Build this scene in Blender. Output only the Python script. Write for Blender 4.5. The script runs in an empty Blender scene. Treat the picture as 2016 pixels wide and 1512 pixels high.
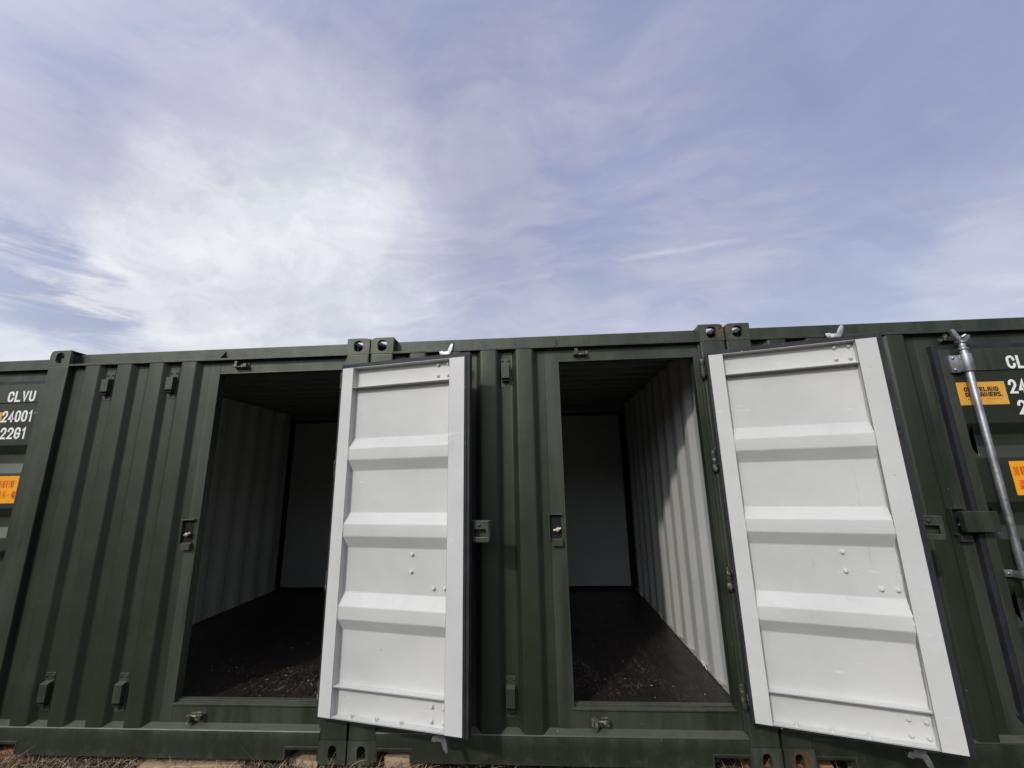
import bpy, bmesh, math, random
from mathutils import Vector, Matrix
R = math.radians
random.seed(7)
sc = bpy.context.scene
COL = sc.collection

# ------------------------------------------------------------------ camera
F_PX, CX, CY, CZ = 832.247, 3.61936, -2.79494, 1.57499
YAW, PITCH, ROLL = -0.0617139, 0.2263546, -0.0195786
cy_, sy_ = math.cos(YAW), math.sin(YAW)
fw = Vector((sy_ * math.cos(PITCH), cy_ * math.cos(PITCH), math.sin(PITCH)))
rt = Vector((cy_, -sy_, 0)); up = rt.cross(fw)
r2 = rt * math.cos(ROLL) + up * math.sin(ROLL)
u2 = -rt * math.sin(ROLL) + up * math.cos(ROLL)
cam = bpy.data.cameras.new('camera'); cam.sensor_width = 36; cam.lens = F_PX / 2016 * 36
cam.clip_start = 0.02; cam.clip_end = 3000
co = bpy.data.objects.new('camera', cam); COL.objects.link(co)
m = Matrix((r2, u2, -fw)).transposed().to_4x4(); m.translation = (CX, CY, CZ)
co.matrix_world = m
sc.camera = co
def ray(u, v):
    return (fw + r2 * ((u - 1008) / F_PX) - u2 * ((v - 756) / F_PX)).normalized()

# ------------------------------------------------------------------ light
SUN_TO = Vector((-0.62, -1.0, 0.81)).normalized()
SUN_EL = math.asin(SUN_TO.z)
SUN_AZ = math.atan2(SUN_TO.x, SUN_TO.y)
sl = bpy.data.lights.new('sun', 'SUN'); sl.energy = 1.95; sl.angle = R(3.5); sl.color = (1.0, 0.945, 0.86)
so = bpy.data.objects.new('sun', sl); COL.objects.link(so)
so.rotation_euler = (-SUN_TO).to_track_quat('-Z', 'Y').to_euler()
so.location = (-20, -40, 30)
sc.view_settings.view_transform = 'Standard'; sc.view_settings.look = 'None'
sc.view_settings.exposure = 0; sc.view_settings.gamma = 1

# ------------------------------------------------------------------ node helper
class NT:
    def __init__(s, tree): s.t = tree; s.n = tree.nodes; s.l = tree.links
    def put(s, sock, v):
        if isinstance(v, bpy.types.NodeSocket): s.l.new(v, sock)
        elif v is not None:
            if isinstance(v, (tuple, list)) and sock.type == 'RGBA' and len(v) == 3: v = (*v, 1)
            sock.default_value = v
    def math(s, op, a, b=None, c=None, clamp=False):
        n = s.n.new('ShaderNodeMath'); n.operation = op; n.use_clamp = clamp
        s.put(n.inputs[0], a); s.put(n.inputs[1], b); s.put(n.inputs[2], c); return n.outputs[0]
    def vmath(s, op, a, b=None, scale=None):
        n = s.n.new('ShaderNodeVectorMath'); n.operation = op
        s.put(n.inputs[0], a); s.put(n.inputs[1], b)
        if scale is not None: s.put(n.inputs['Scale'], scale)
        return n.outputs['Value'] if op in ('DOT_PRODUCT', 'LENGTH', 'DISTANCE') else n.outputs[0]
    def mix(s, f, a, b, blend='MIX'):
        n = s.n.new('ShaderNodeMix'); n.data_type = 'RGBA'; n.blend_type = blend
        s.put(n.inputs[0], f); s.put(n.inputs[6], a); s.put(n.inputs[7], b); return n.outputs[2]
    def noise(s, vec, scale, detail=4, rough=0.55, dist=0.0, out='Fac'):
        n = s.n.new('ShaderNodeTexNoise'); s.put(n.inputs['Vector'], vec); s.put(n.inputs['Scale'], scale)
        s.put(n.inputs['Detail'], detail); s.put(n.inputs['Roughness'], rough); s.put(n.inputs['Distortion'], dist)
        return n.outputs[out]
    def voro(s, vec, scale, feature='F1', out='Distance'):
        n = s.n.new('ShaderNodeTexVoronoi'); n.feature = feature; s.put(n.inputs['Vector'], vec); s.put(n.inputs['Scale'], scale)
        return n.outputs[out]
    def ss(s, x, a, b):
        n = s.n.new('ShaderNodeMapRange'); n.interpolation_type = 'SMOOTHSTEP'
        s.put(n.inputs[0], x); s.put(n.inputs[1], a); s.put(n.inputs[2], b); n.inputs[3].default_value = 0; n.inputs[4].default_value = 1
        return n.outputs[0]
    def map(s, vec, scale=(1, 1, 1), rot=(0, 0, 0), loc=(0, 0, 0)):
        n = s.n.new('ShaderNodeMapping'); s.put(n.inputs[0], vec)
        n.inputs['Scale'].default_value = scale; n.inputs['Rotation'].default_value = rot; n.inputs['Location'].default_value = loc
        return n.outputs[0]
    def sep(s, vec):
        n = s.n.new('ShaderNodeSeparateXYZ'); s.put(n.inputs[0], vec); return n.outputs
    def comb(s, x, y, z):
        n = s.n.new('ShaderNodeCombineXYZ'); s.put(n.inputs[0], x); s.put(n.inputs[1], y); s.put(n.inputs[2], z); return n.outputs[0]
    def bump(s, h, strength=0.3, dist=0.01, normal=None):
        n = s.n.new('ShaderNodeBump'); s.put(n.inputs['Height'], h); n.inputs['Strength'].default_value = strength
        n.inputs['Distance'].default_value = dist; s.put(n.inputs['Normal'], normal); return n.outputs[0]

# ------------------------------------------------------------------ sky
world = bpy.data.worlds.new('World'); sc.world = world; world.use_nodes = True
w = NT(world.node_tree); w.n.clear()
tc = w.n.new('ShaderNodeTexCoord'); D = tc.outputs['Generated']
sky = w.n.new('ShaderNodeTexSky'); sky.sky_type = 'NISHITA'; sky.sun_disc = False
sky.sun_elevation = SUN_EL; sky.sun_rotation = SUN_AZ
sky.air_density = 1.0; sky.dust_density = 1.5; sky.ozone_density = 2.5
skyc = w.vmath('SCALE', sky.outputs[0], scale=0.085)
dx, dy, dz = w.sep(D)
den = w.math('ADD', w.math('MAXIMUM', dz, 0.0), 0.22)
P = w.comb(w.math('DIVIDE', dx, den), w.math('DIVIDE', dy, den), 0.0)      # flat cloud deck
Pw = w.vmath('ADD', P, w.vmath('SCALE', w.vmath('SUBTRACT', w.noise(P, 1.1, 3, out='Color'), (0.5, 0.5, 0.5)), scale=0.9))
big = w.noise(Pw, 0.9, 5, 0.55)
streak = w.noise(w.map(Pw, (0.5, 1.9, 1), (0, 0, R(28))), 1.6, 7, 0.6)
fine = w.noise(w.map(Pw, (1.0, 2.6, 1), (0, 0, R(40))), 3.2, 8, 0.62)
# warped direction for the big cloud banks
wob = w.vmath('SUBTRACT', w.noise(D, 3.0, 6, 0.6, out='Color'), (0.5, 0.5, 0.5))
wob2 = w.vmath('SUBTRACT', w.noise(D, 9.0, 5, 0.6, out='Color'), (0.5, 0.5, 0.5))
Dw = w.vmath('NORMALIZE', w.vmath('ADD', w.vmath('ADD', D, w.vmath('SCALE', wob, scale=0.30)), w.vmath('SCALE', wob2, scale=0.08)))
def bank(u, v, r, soft=0.9, src=None):
    c = ray(u, v); a = r / F_PX
    dot = w.vmath('DOT_PRODUCT', src or Dw, tuple(c))
    return w.ss(dot, math.cos(a * (1 + soft)), math.cos(a * (1 - soft)))
def acc(items):
    s = None
    for it in items:
        b = w.math('MULTIPLY', bank(*it[:3], it[4] if len(it) > 4 else 0.9), it[3])
        s = b if s is None else w.math('ADD', s, b)
    return s
white = acc([(430, 525, 105, .50), (570, 480, 165, .45), (520, 350, 120, .25), (640, 600, 190, .35), (330, 650, 110, .35), (800, 470, 110, .15),
             (30, 650, 90, .6, .6), (30, 400, 90, .14), (1990, 590, 80, .6), (1330, 560, 90, .15), (60, 260, 160, .16), (640, 250, 90, .14), (960, 420, 90, .15), (1100, 620, 260, .25)])
wisp = w.noise(w.map(D, (2.5, 2.5, 16)), 2.2, 7, .62, .6)
gap = w.math('MULTIPLY', acc([(0, 520, 60, 1.5, .8), (70, 540, 60, 1.6, .8), (150, 560, 50, 1.3, .8), (225, 588, 40, .8, .8)]), w.math('MULTIPLY', w.ss(wisp, .30, .68), .8))
blue = acc([(1080, 500, 130, .5), (1250, 460, 110, .4), (1900, 200, 330, .42), (1700, 520, 180, .15),
            (900, 605, 90, .3), (330, 330, 100, .30), (300, 90, 130, .3), (950, 330, 130, .2), (1500, 330, 220, .15)])
n1 = w.math('SUBTRACT', streak, 0.5); n2 = w.math('SUBTRACT', fine, 0.5); n3 = w.math('SUBTRACT', big, 0.5)
noise_sum = w.math('ADD', w.math('MULTIPLY', n1, 0.85), w.math('ADD', w.math('MULTIPLY', n2, 0.38), w.math('MULTIPLY', n3, 0.55)))
horizon = w.math('MULTIPLY', w.math('SUBTRACT', 1.0, w.ss(dz, 0.12, 0.50)), 0.10)
dens = w.math('ADD', w.math('ADD', 0.22, noise_sum), w.math('ADD', w.math('MULTIPLY', white, 0.56), horizon))
dens = w.math('SUBTRACT', dens, w.math('MULTIPLY', w.math('ADD', blue, gap), 0.34))
dens = w.math('ADD', dens, w.math('MULTIPLY', w.math('SUBTRACT', wisp, .5), .24))
# contrails: thin slightly frayed lines on the sphere
def trail(u0, v0, u1, v1, width, gain):
    a, b = ray(u0, v0), ray(u1, v1); n = a.cross(b).normalized(); mid = (a + b).normalized()
    Dt = w.vmath('ADD', D, w.vmath('SCALE', wob2, scale=0.012))
    off = w.math('ABSOLUTE', w.vmath('DOT_PRODUCT', Dt, tuple(n)))
    line = w.math('SUBTRACT', 1.0, w.ss(off, 0.0, width))
    half = a.dot(mid)
    seg = w.ss(w.vmath('DOT_PRODUCT', D, tuple(mid)), half - 0.006, half + 0.004)
    return w.math('MULTIPLY', w.math('MULTIPLY', line, seg), w.math('MULTIPLY', w.ss(fine, 0.25, 0.6), gain))
tr = w.math('ADD', trail(1245, 507, 1435, 476, 0.009, 0.34), trail(840, 588, 1090, 538, 0.010, 0.11))
tr = w.math('ADD', tr, trail(1560, 462, 2030, 385, 0.008, 0.07))
dens = w.math('ADD', dens, tr)
veil = w.mix(w.ss(dens, -0.12, 0.34), (0.375, 0.425, 0.660), (0.510, 0.518, 0.668))
low = w.math('SUBTRACT', 1.0, w.ss(dz, 0.10, 0.56))
veil = w.mix(w.math('MULTIPLY', low, 0.85), veil, (0.640, 0.700, 0.840))
mott = w.ss(w.noise(w.map(Dw, (1, 1, 1.7)), 5.5, 6, .62), .30, .66)
cloud = w.mix(w.ss(dens, 0.32, 0.92), veil, w.mix(mott, (0.655, 0.690, 0.765), (0.835, 0.855, 0.90)))
cloud = w.mix(1.0, cloud, w.mix(w.ss(w.noise(w.map(Pw, (1.2, 2.2, 1), (0, 0, R(35))), 1.4, 6, .6), .3, .7), (0.90, 0.895, 0.915), (1.05, 1.05, 1.035)), 'MULTIPLY')
cov = w.math('ADD', 0.80, w.math('MULTIPLY', w.ss(dens, 0.0, 0.5), 0.20))
skycol = w.mix(cov, skyc, cloud)
# the thin overcast glows round the hidden sun (behind the camera)
sd = w.vmath('DOT_PRODUCT', D, tuple(SUN_TO))
glow = w.math('ADD', w.math('MULTIPLY', w.ss(sd, 0.0, 0.95), 0.7), w.math('MULTIPLY', w.ss(sd, 0.75, 1.0), 2.0))
skycol = w.mix(1.0, skycol, w.vmath('ADD', (1, 1, 1), w.vmath('SCALE', (1.04, 1.0, 0.80), scale=glow)), 'MULTIPLY')
# unseen dark band added low behind the camera to darken interiors and reflections
added_dark = w.math('MULTIPLY', w.math('SUBTRACT', 1.0, w.ss(dy, -0.25, 0.05)), w.math('ADD', 0.18, w.math('MULTIPLY', w.noise(w.map(D, (6, 6, 2)), 2.0, 5), 0.10)))
below = w.ss(w.math('SUBTRACT', dz, added_dark), -0.03, 0.01)
skycol = w.mix(below, (0.032, 0.031, 0.027), skycol)
bg = w.n.new('ShaderNodeBackground'); w.put(bg.inputs[0], skycol); bg.inputs[1].default_value = 1.0
wo = w.n.new('ShaderNodeOutputWorld'); w.l.new(bg.outputs[0], wo.inputs[0])

# ------------------------------------------------------------------ materials
def mat(name):
    mt = bpy.data.materials.new(name); mt.use_nodes = True
    t = NT(mt.node_tree); t.n.clear()
    b = t.n.new('ShaderNodeBsdfPrincipled'); o = t.n.new('ShaderNodeOutputMaterial'); t.l.new(b.outputs[0], o.inputs[0])
    g = t.n.new('ShaderNodeNewGeometry'); t.pos = g.outputs['Position']; t.point = g.outputs['Pointiness']
    t.b = b
    def setp(**k):
        for kk, v in k.items(): t.put(b.inputs[kk.replace('_', ' ')], v)
    t.set = setp
    return mt, t
def green_paint():
    mt, t = mat('green container paint')
    big = t.noise(t.pos, 1.3, 4); mid = t.noise(t.map(t.pos, (9, 9, 1.2)), 1.0, 5, 0.6); grain = t.noise(t.pos, 190, 2)
    c = t.mix(t.ss(big, .3, .7), (0.0102, 0.0160, 0.0080), (0.0132, 0.0195, 0.0100))
    c = t.mix(t.math('MULTIPLY', t.ss(mid, .42, .75), .7), c, (0.0235, 0.029, 0.0185))     # dust streaks running down
    # dust lying on ledges that face up
    gn = t.n.new('ShaderNodeNewGeometry'); upz = t.sep(gn.outputs['True Normal'])[2]
    c = t.mix(t.math('MULTIPLY', t.ss(upz, .55, .9), t.math('ADD', .45, t.math('MULTIPLY', t.noise(t.pos, 12, 5, .6), .5))), c, (0.075, 0.078, 0.062))
    # mud splash near the ground
    z = t.sep(t.pos)[2]
    mud = t.math('MULTIPLY', t.math('SUBTRACT', 1.0, t.ss(z, 0.0, 0.22)), t.ss(t.noise(t.pos, 14, 6, .65), .5, .75))
    c = t.mix(t.math('MULTIPLY', mud, .5), c, (0.085, 0.070, 0.052))
    chip = t.math('MULTIPLY', t.ss(t.noise(t.pos, 55, 3, .6), .705, .735), t.ss(t.noise(t.pos, 3.1, 2), .5, .62))
    c = t.mix(t.math('MULTIPLY', chip, .75), c, (0.23, 0.24, 0.22))
    rust = t.math('MULTIPLY', t.ss(t.noise(t.pos, 23, 5, .7), .67, .74), t.ss(t.noise(t.pos, 2.3, 2), .56, .66))
    c = t.mix(t.math('MULTIPLY', rust, .6), c, (0.12, 0.052, 0.025))
    edge = t.ss(t.point, 0.53, 0.60)
    c = t.mix(t.math('MULTIPLY', edge, t.math('MULTIPLY', t.ss(mid, .30, .65), .6)), c, (0.085, 0.094, 0.076))
    for px_, pz_, rr in ((4.855, 2.535, .05), (4.93, 2.56, .05), (2.425, 2.535, .035), (4.99, .06, .07)):     # rust on particular corner castings
        d_ = t.vmath('DISTANCE', t.pos, (px_, 0.0, pz_))
        k_ = t.math('MULTIPLY', t.math('SUBTRACT', 1.0, t.ss(d_, rr * .3, rr)), t.ss(t.noise(t.pos, 38, 5, .7), .40, .58))
        c = t.mix(t.math('MULTIPLY', k_, .8), c, (0.17, 0.065, 0.030))
    r = t.math('ADD', 0.36, t.math('MULTIPLY', t.noise(t.pos, 6, 5, .6), 0.22))
    t.set(Base_Color=c, Roughness=r, Specular_IOR_Level=0.68, Specular_Tint=(0.92, 1.0, 0.86, 1))
    h = t.math('ADD', t.math('MULTIPLY', grain, .4), t.math('ADD', t.math('MULTIPLY', t.noise(t.pos, 7, 3), 1.6), t.math('MULTIPLY', t.noise(t.map(t.pos, (4, 4, 1.6)), 1.0, 2), 5.0)))
    t.put(t.b.inputs['Normal'], t.bump(h, 0.3, 0.0045))
    return mt
def worn_paint():
    mt, t = mat('worn green paint on hardware')
    n_ = t.noise(t.pos, 34, 6, .7); b_ = t.noise(t.pos, 9, 4)
    c = t.mix(t.ss(b_, .3, .7), (0.016, 0.024, 0.014), (0.030, 0.038, 0.026))
    k_ = t.ss(t.math('ADD', n_, t.math('MULTIPLY', t.math('SUBTRACT', t.point, .5), 1.2)), .55, .64)
    c = t.mix(t.math('MULTIPLY', k_, .85), c, t.mix(t.ss(t.noise(t.pos, 60, 3), .4, .6), (0.045, 0.040, 0.030), (0.30, 0.27, 0.22)))
    t.set(Base_Color=c, Roughness=.5, Metallic=t.math('MULTIPLY', k_, .25)); t.put(t.b.inputs['Normal'], t.bump(n_, .6, .004)); return mt
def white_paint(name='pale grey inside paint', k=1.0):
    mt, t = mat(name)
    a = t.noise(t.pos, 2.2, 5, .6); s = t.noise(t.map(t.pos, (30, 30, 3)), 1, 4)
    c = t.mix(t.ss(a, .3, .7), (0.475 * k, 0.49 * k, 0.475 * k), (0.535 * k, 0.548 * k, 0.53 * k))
    scuff = t.math('MULTIPLY', t.ss(t.noise(t.map(t.pos, (5, 5, 26)), 1.0, 7, .72), .60, .68), t.ss(t.noise(t.pos, 4.5, 3), .47, .6))
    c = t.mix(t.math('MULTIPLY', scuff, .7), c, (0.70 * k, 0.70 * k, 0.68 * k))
    dirt = t.math('MULTIPLY', t.ss(t.noise(t.pos, 16, 6, .7), .58, .75), t.ss(t.noise(t.pos, 1.9, 2), .46, .66))
    c = t.mix(t.math('MULTIPLY', dirt, .48), c, (0.34, 0.33, 0.30))
    drip = t.math('MULTIPLY', t.ss(t.noise(t.map(t.pos, (42, 42, 1.6)), 1.0, 4, .6), .62, .74), t.ss(t.noise(t.pos, 2.6, 3), .50, .66))
    c = t.mix(t.math('MULTIPLY', drip, .30), c, (0.33, 0.29, 0.235))
    spot = t.math('MULTIPLY', t.ss(t.voro(t.pos, 9), .055, .03), t.ss(t.noise(t.pos, 5, 1), .55, .6))
    c = t.mix(t.math('MULTIPLY', spot, .7), c, (0.26, 0.19, 0.13))
    edge = t.ss(t.point, 0.53, 0.60)
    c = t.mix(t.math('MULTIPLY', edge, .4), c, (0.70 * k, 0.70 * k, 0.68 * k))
    t.set(Base_Color=c, Roughness=t.math('ADD', .38, t.math('MULTIPLY', s, .25)), Specular_IOR_Level=0.45)
    t.put(t.b.inputs['Normal'], t.bump(t.math('ADD', t.math('MULTIPLY', t.noise(t.pos, 120, 3), .35), t.math('ADD', t.math('MULTIPLY', t.noise(t.pos, 5, 3), 1.8), t.math('MULTIPLY', t.noise(t.pos, 1.9, 2), 5.0))), 0.3, 0.006))
    return mt
def rubber():
    mt, t = mat('black rubber')
    c = t.mix(t.ss(t.noise(t.pos, 9, 5), .35, .7), (0.013, 0.013, 0.018), (0.026, 0.026, 0.036))
    fleck = t.ss(t.noise(t.pos, 48, 2), .74, .77)
    c = t.mix(t.math('MULTIPLY', fleck, .8), c, (0.55, 0.55, 0.55))
    t.set(Base_Color=c, Roughness=0.62, Specular_IOR_Level=.4); t.put(t.b.inputs['Normal'], t.bump(t.noise(t.pos, 40, 3), .2, .003)); return mt
def galv():
    mt, t = mat('galvanised steel')
    v = t.voro(t.pos, 90, out='Color'); vs = t.sep(v)[0]
    a = t.noise(t.pos, 12, 5)
    c = t.mix(t.ss(a, .3, .7), (0.26, 0.27, 0.285), (0.42, 0.43, 0.445))
    t.set(Base_Color=c, Metallic=0.85, Roughness=t.math('ADD', .36, t.math('MULTIPLY', vs, .18)))
    t.put(t.b.inputs['Normal'], t.bump(a, .15, .002)); return mt
def plywood_floor():
    mt, t = mat('dark plywood floor')
    g = t.noise(t.map(t.pos, (22, 2.0, 1)), 1.4, 6, .65); b = t.noise(t.pos, 1.7, 4)
    c = t.mix(t.ss(g, .3, .72), (0.0075, 0.0058, 0.0050), (0.020, 0.0155, 0.0130))
    x, y, z = t.sep(t.pos)
    near = t.math('MULTIPLY', t.math('SUBTRACT', 1.0, t.ss(y, 0.55, 1.35)), t.ss(y, .12, .30))
    scr = t.math('MULTIPLY', t.ss(t.noise(t.map(t.pos, (34, 11, 1), (0, 0, R(25))), 1.0, 6, .68, 2.2), .53, .72), t.math('MULTIPLY', near, t.ss(b, .38, .56)))
    c = t.mix(t.math('MULTIPLY', scr, .85), c, (0.27, 0.22, 0.185))
    red = t.math('MULTIPLY', t.ss(t.noise(t.pos, 6, 4), .52, .7), near)
    c = t.mix(t.math('MULTIPLY', red, .35), c, (0.055, 0.028, 0.019))
    speck = t.ss(t.voro(t.pos, 13), .10, .06); speck = t.math('MULTIPLY', speck, t.ss(t.noise(t.pos, 3.5, 2), .47, .51))
    c = t.mix(speck, c, (0.42, 0.40, 0.37))
    seam = t.math('ABSOLUTE', t.math('SUBTRACT', t.math('FRACT', t.math('DIVIDE', t.math('ADD', y, .05), 1.15)), .5))
    c = t.mix(t.math('MULTIPLY', t.math('SUBTRACT', 1.0, t.ss(seam, .001, .004)), .6), c, (0.008, 0.006, 0.005))
    t.set(Base_Color=c, Roughness=t.math('ADD', .30, t.math('MULTIPLY', t.noise(t.pos, 9, 5), .3)))
    t.put(t.b.inputs['Normal'], t.bump(t.math('ADD', g, t.math('MULTIPLY', scr, 1.5)), .5, .004)); return mt
def plain(name, c, rough=0.5, spec=0.5, var=0.12, metal=0.0):
    mt, t = mat(name)
    d = tuple(x * (1 - var) for x in c); e = tuple(min(1, x * (1 + var)) for x in c)
    t.set(Base_Color=t.mix(t.ss(t.noise(t.pos, 17, 5, .6), .3, .7), d, e), Roughness=rough, Specular_IOR_Level=spec, Metallic=metal)
    t.put(t.b.inputs['Normal'], t.bump(t.noise(t.pos, 60, 3), .15, .002)); return mt
def timber(name, c1, c2):
    mt, t = mat(name)
    g = t.noise(t.map(t.pos, (3, 30, 30)), 1.5, 6, .65, 0.6); b = t.noise(t.pos, 11, 5)
    c = t.mix(t.ss(g, .3, .7), c1, c2)
    c = t.mix(t.math('MULTIPLY', t.ss(b, .5, .75), .5), c, tuple(x * .45 for x in c1))
    t.set(Base_Color=c, Roughness=.85, Specular_IOR_Level=.2); t.put(t.b.inputs['Normal'], t.bump(g, .7, .006)); return mt
def ground_mat():
    mt, t = mat('gravelly soil')
    a = t.noise(t.pos, 1.2, 6); v = t.voro(t.pos, 70, out='Color'); vd = t.voro(t.pos, 70)
    c = t.mix(t.ss(a, .35, .65), (0.034, 0.027, 0.021), (0.07, 0.058, 0.045))
    c = t.mix(t.math('MULTIPLY', t.sep(v)[0], .55), c, (0.13, 0.113, 0.095))
    t.set(Base_Color=c, Roughness=.95, Specular_IOR_Level=.2); t.put(t.b.inputs['Normal'], t.bump(t.math('SUBTRACT', 1.0, vd), .8, .02)); return mt
def straw_mat():
    mt, t = mat('dry straw')
    oi = t.n.new('ShaderNodeAttribute'); oi.attribute_name = 'tint'
    c = t.mix(oi.outputs['Fac'], (0.085, 0.056, 0.034), (0.50, 0.39, 0.25))
    t.set(Base_Color=c, Roughness=.7, Specular_IOR_Level=.25); return mt
M = dict(green=green_paint(), worn=worn_paint(), dirt=plain('dusty brown floor edge', (.055, .043, .034), .9, .2, .45), white=white_paint(), wall=white_paint('inside paint darkened for wall shade', .88), grey=white_paint('inside paint darkened for roof shade', .32), midgrey=white_paint('inside paint darkened for far end shade', .60), skirt=plain('dusty grey floor edge', (.30, .285, .25), .7, .3, .35), rubber=rubber(), galv=galv(), ply=plywood_floor(),  # wall, grey and midgrey are the inside paint darkened to imitate interior shade
         letter=plain('white vinyl letters', (.82, .82, .80), .45, var=.03), amber=plain('amber sticker', (.70, .37, .055), .4, var=.06),
         orange=plain('orange sticker', (.86, .36, .012), .4, var=.05), red=plain('red print', (.62, .055, .012), .5, var=.1), black=plain('black print', (.014, .012, .010), .5),
         dark=plain('dark seal rubber and gap shade', (.012, .012, .013), .8, .2), chip=plain('bare worn metal', (.42, .38, .31), .5, .5, .3, .4),
         timber=timber('weathered timber', (.30, .205, .13), (.46, .34, .23)), redtimber=timber('reddish timber', (.28, .13, .075), (.42, .22, .13)),
         ground=ground_mat(), straw=straw_mat(), stone=plain('gravel stone', (.17, .155, .135), .9, .2, .35))

# ------------------------------------------------------------------ mesh helper
class MB:
    def __init__(s): s.v = []; s.f = []; s.mi = []
    def add(s, vs, fs, mi=0):
        b = len(s.v); s.v += [tuple(x) for x in vs]
        for f in fs: s.f.append([b + i for i in f]); s.mi.append(mi)
        return s
    def box(s, x0, x1, y0, y1, z0, z1, mi=0):
        return s.add([(x0, y0, z0), (x1, y0, z0), (x1, y1, z0), (x0, y1, z0), (x0, y0, z1), (x1, y0, z1), (x1, y1, z1), (x0, y1, z1)],
                     [(3, 2, 1, 0), (4, 5, 6, 7), (0, 1, 5, 4), (1, 2, 6, 5), (2, 3, 7, 6), (3, 0, 4, 7)], mi)
    def prism(s, poly, axis, a, b, mi=0):
        """poly: 2D points; axis 'y': poly=(x,z); 'z': (x,y); 'x': (y,z)"""
        def P(p, t): return {'y': (p[0], t, p[1]), 'z': (p[0], p[1], t), 'x': (t, p[0], p[1])}[axis]
        n = len(poly)
        vs = [P(p, a) for p in poly] + [P(p, b) for p in poly]
        return s.add(vs, [list(range(n)), list(range(2 * n - 1, n - 1, -1))] + [(i, i + n, (i + 1) % n + n, (i + 1) % n) for i in range(n)], mi)
    def sheet(s, prof, th, axis, a, b, m0=0, m1=1):
        """corrugated sheet; prof points (p, q), thickness th added to q; swept from a to b.
        axis 'z': p=x q=y ; 'x': p=z q=y ; 'yz': p=y q=x swept z ; 'roof': p=y q=z swept x"""
        def P(p, q, t): return {'z': (p, q, t), 'x': (t, q, p), 'yz': (q, p, t), 'roof': (t, p, q)}[axis]
        for off, mi in ((0, m0), (th, m1)):
            vs = []
            for p, q in prof: vs += [P(p, q + off, a), P(p, q + off, b)]
            s.add(vs, [(2 * i, 2 * i + 1, 2 * i + 3, 2 * i + 2) for i in range(len(prof) - 1)], mi)
        for t in (a, b):
            vs = []
            for p, q in prof: vs += [P(p, q, t), P(p, q + th, t)]
            s.add(vs, [(2 * i, 2 * i + 1, 2 * i + 3, 2 * i + 2) for i in range(len(prof) - 1)], m0)
        for p, q in (prof[0], prof[-1]):
            s.add([P(p, q, a), P(p, q + th, a), P(p, q + th, b), P(p, q, b)], [(0, 1, 2, 3)], m0)
        return s
    def tube(s, p0, p1, r0, r1=None, n=14, mi=0, caps=True):
        p0, p1 = Vector(p0), Vector(p1); r1 = r0 if r1 is None else r1
        d = (p1 - p0).normalized(); a = d.orthogonal().normalized(); b = d.cross(a)
        vs = []
        for p, r in ((p0, r0), (p1, r1)):
            for i in range(n):
                t = 2 * math.pi * i / n; vs.append(p + (a * math.cos(t) + b * math.sin(t)) * r)
        fs = [(i, (i + 1) % n, (i + 1) % n + n, i + n) for i in range(n)]
        if caps: fs += [list(range(n - 1, -1, -1)), list(range(n, 2 * n))]
        return s.add(vs, fs, mi)
    def dome(s, c, d, r, h, n=10, mi=0):
        c, d = Vector(c), Vector(d).normalized(); a = d.orthogonal().normalized(); b = d.cross(a)
        rings = [(1, 0), (.95, .45), (.62, .85)]
        vs = []
        for k, q in rings:
            for i in range(n):
                t = 2 * math.pi * i / n; vs.append(c + (a * math.cos(t) + b * math.sin(t)) * r * k + d * h * q)
        vs.append(c + d * h)
        fs = []
        for j in range(2):
            for i in range(n): fs.append((j * n + i, j * n + (i + 1) % n, (j + 1) * n + (i + 1) % n, (j + 1) * n + i))
        for i in range(n): fs.append((2 * n + i, 2 * n + (i + 1) % n, 3 * n))
        return s.add(vs, fs, mi)
    def ring_plate(s, outer, inner, P, t0, t1, mi=0):
        """plate with a hole: outer/inner equal-length 2D loops, P(p, t) -> 3D"""
        n = len(outer)
        vs = [P(p, t0) for p in outer] + [P(p, t0) for p in inner] + [P(p, t1) for p in outer] + [P(p, t1) for p in inner]
        fs = []
        for i in range(n):
            j = (i + 1) % n
            fs += [(i, j, n + j, n + i), (2 * n + j, 2 * n + i, 3 * n + i, 3 * n + j), (j, i, 2 * n + i, 2 * n + j), (n + i, n + j, 3 * n + j, 3 * n + i)]
        return s.add(vs, fs, mi)
    def build(s, name, mats, parent=None, bevel=0.0, smooth=False, loc=(0, 0, 0)):
        me = bpy.data.meshes.new(name); me.from_pydata(s.v, [], s.f)
        for mm in (mats if isinstance(mats, (list, tuple)) else [mats]): me.materials.append(mm)
        me.polygons.foreach_set('material_index', s.mi)
        bm = bmesh.new(); bm.from_mesh(me); bmesh.ops.recalc_face_normals(bm, faces=bm.faces)
        if bevel:
            es = [e for e in bm.edges if len(e.link_faces) == 2 and e.calc_face_angle(0) > R(25)]
            bmesh.ops.bevel(bm, geom=es, offset=bevel, segments=2, profile=.6, affect='EDGES', clamp_overlap=True)
        if smooth:
            for f in bm.faces: f.smooth = True
            for e in bm.edges:
                if len(e.link_faces) == 2 and e.calc_face_angle(0) > R(40): e.smooth = False
        bm.to_mesh(me); bm.free()
        o = bpy.data.objects.new(name, me); COL.objects.link(o); o.location = loc
        if parent: o.parent = parent
        return o
def empty(name, loc):
    o = bpy.data.objects.new(name, None); COL.objects.link(o); o.location = loc; o.empty_display_size = .1; return o
def tag(o, label, cat, group=None):
    o['label'] = label; o['category'] = cat
    if group: o['group'] = group
    return o

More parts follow.
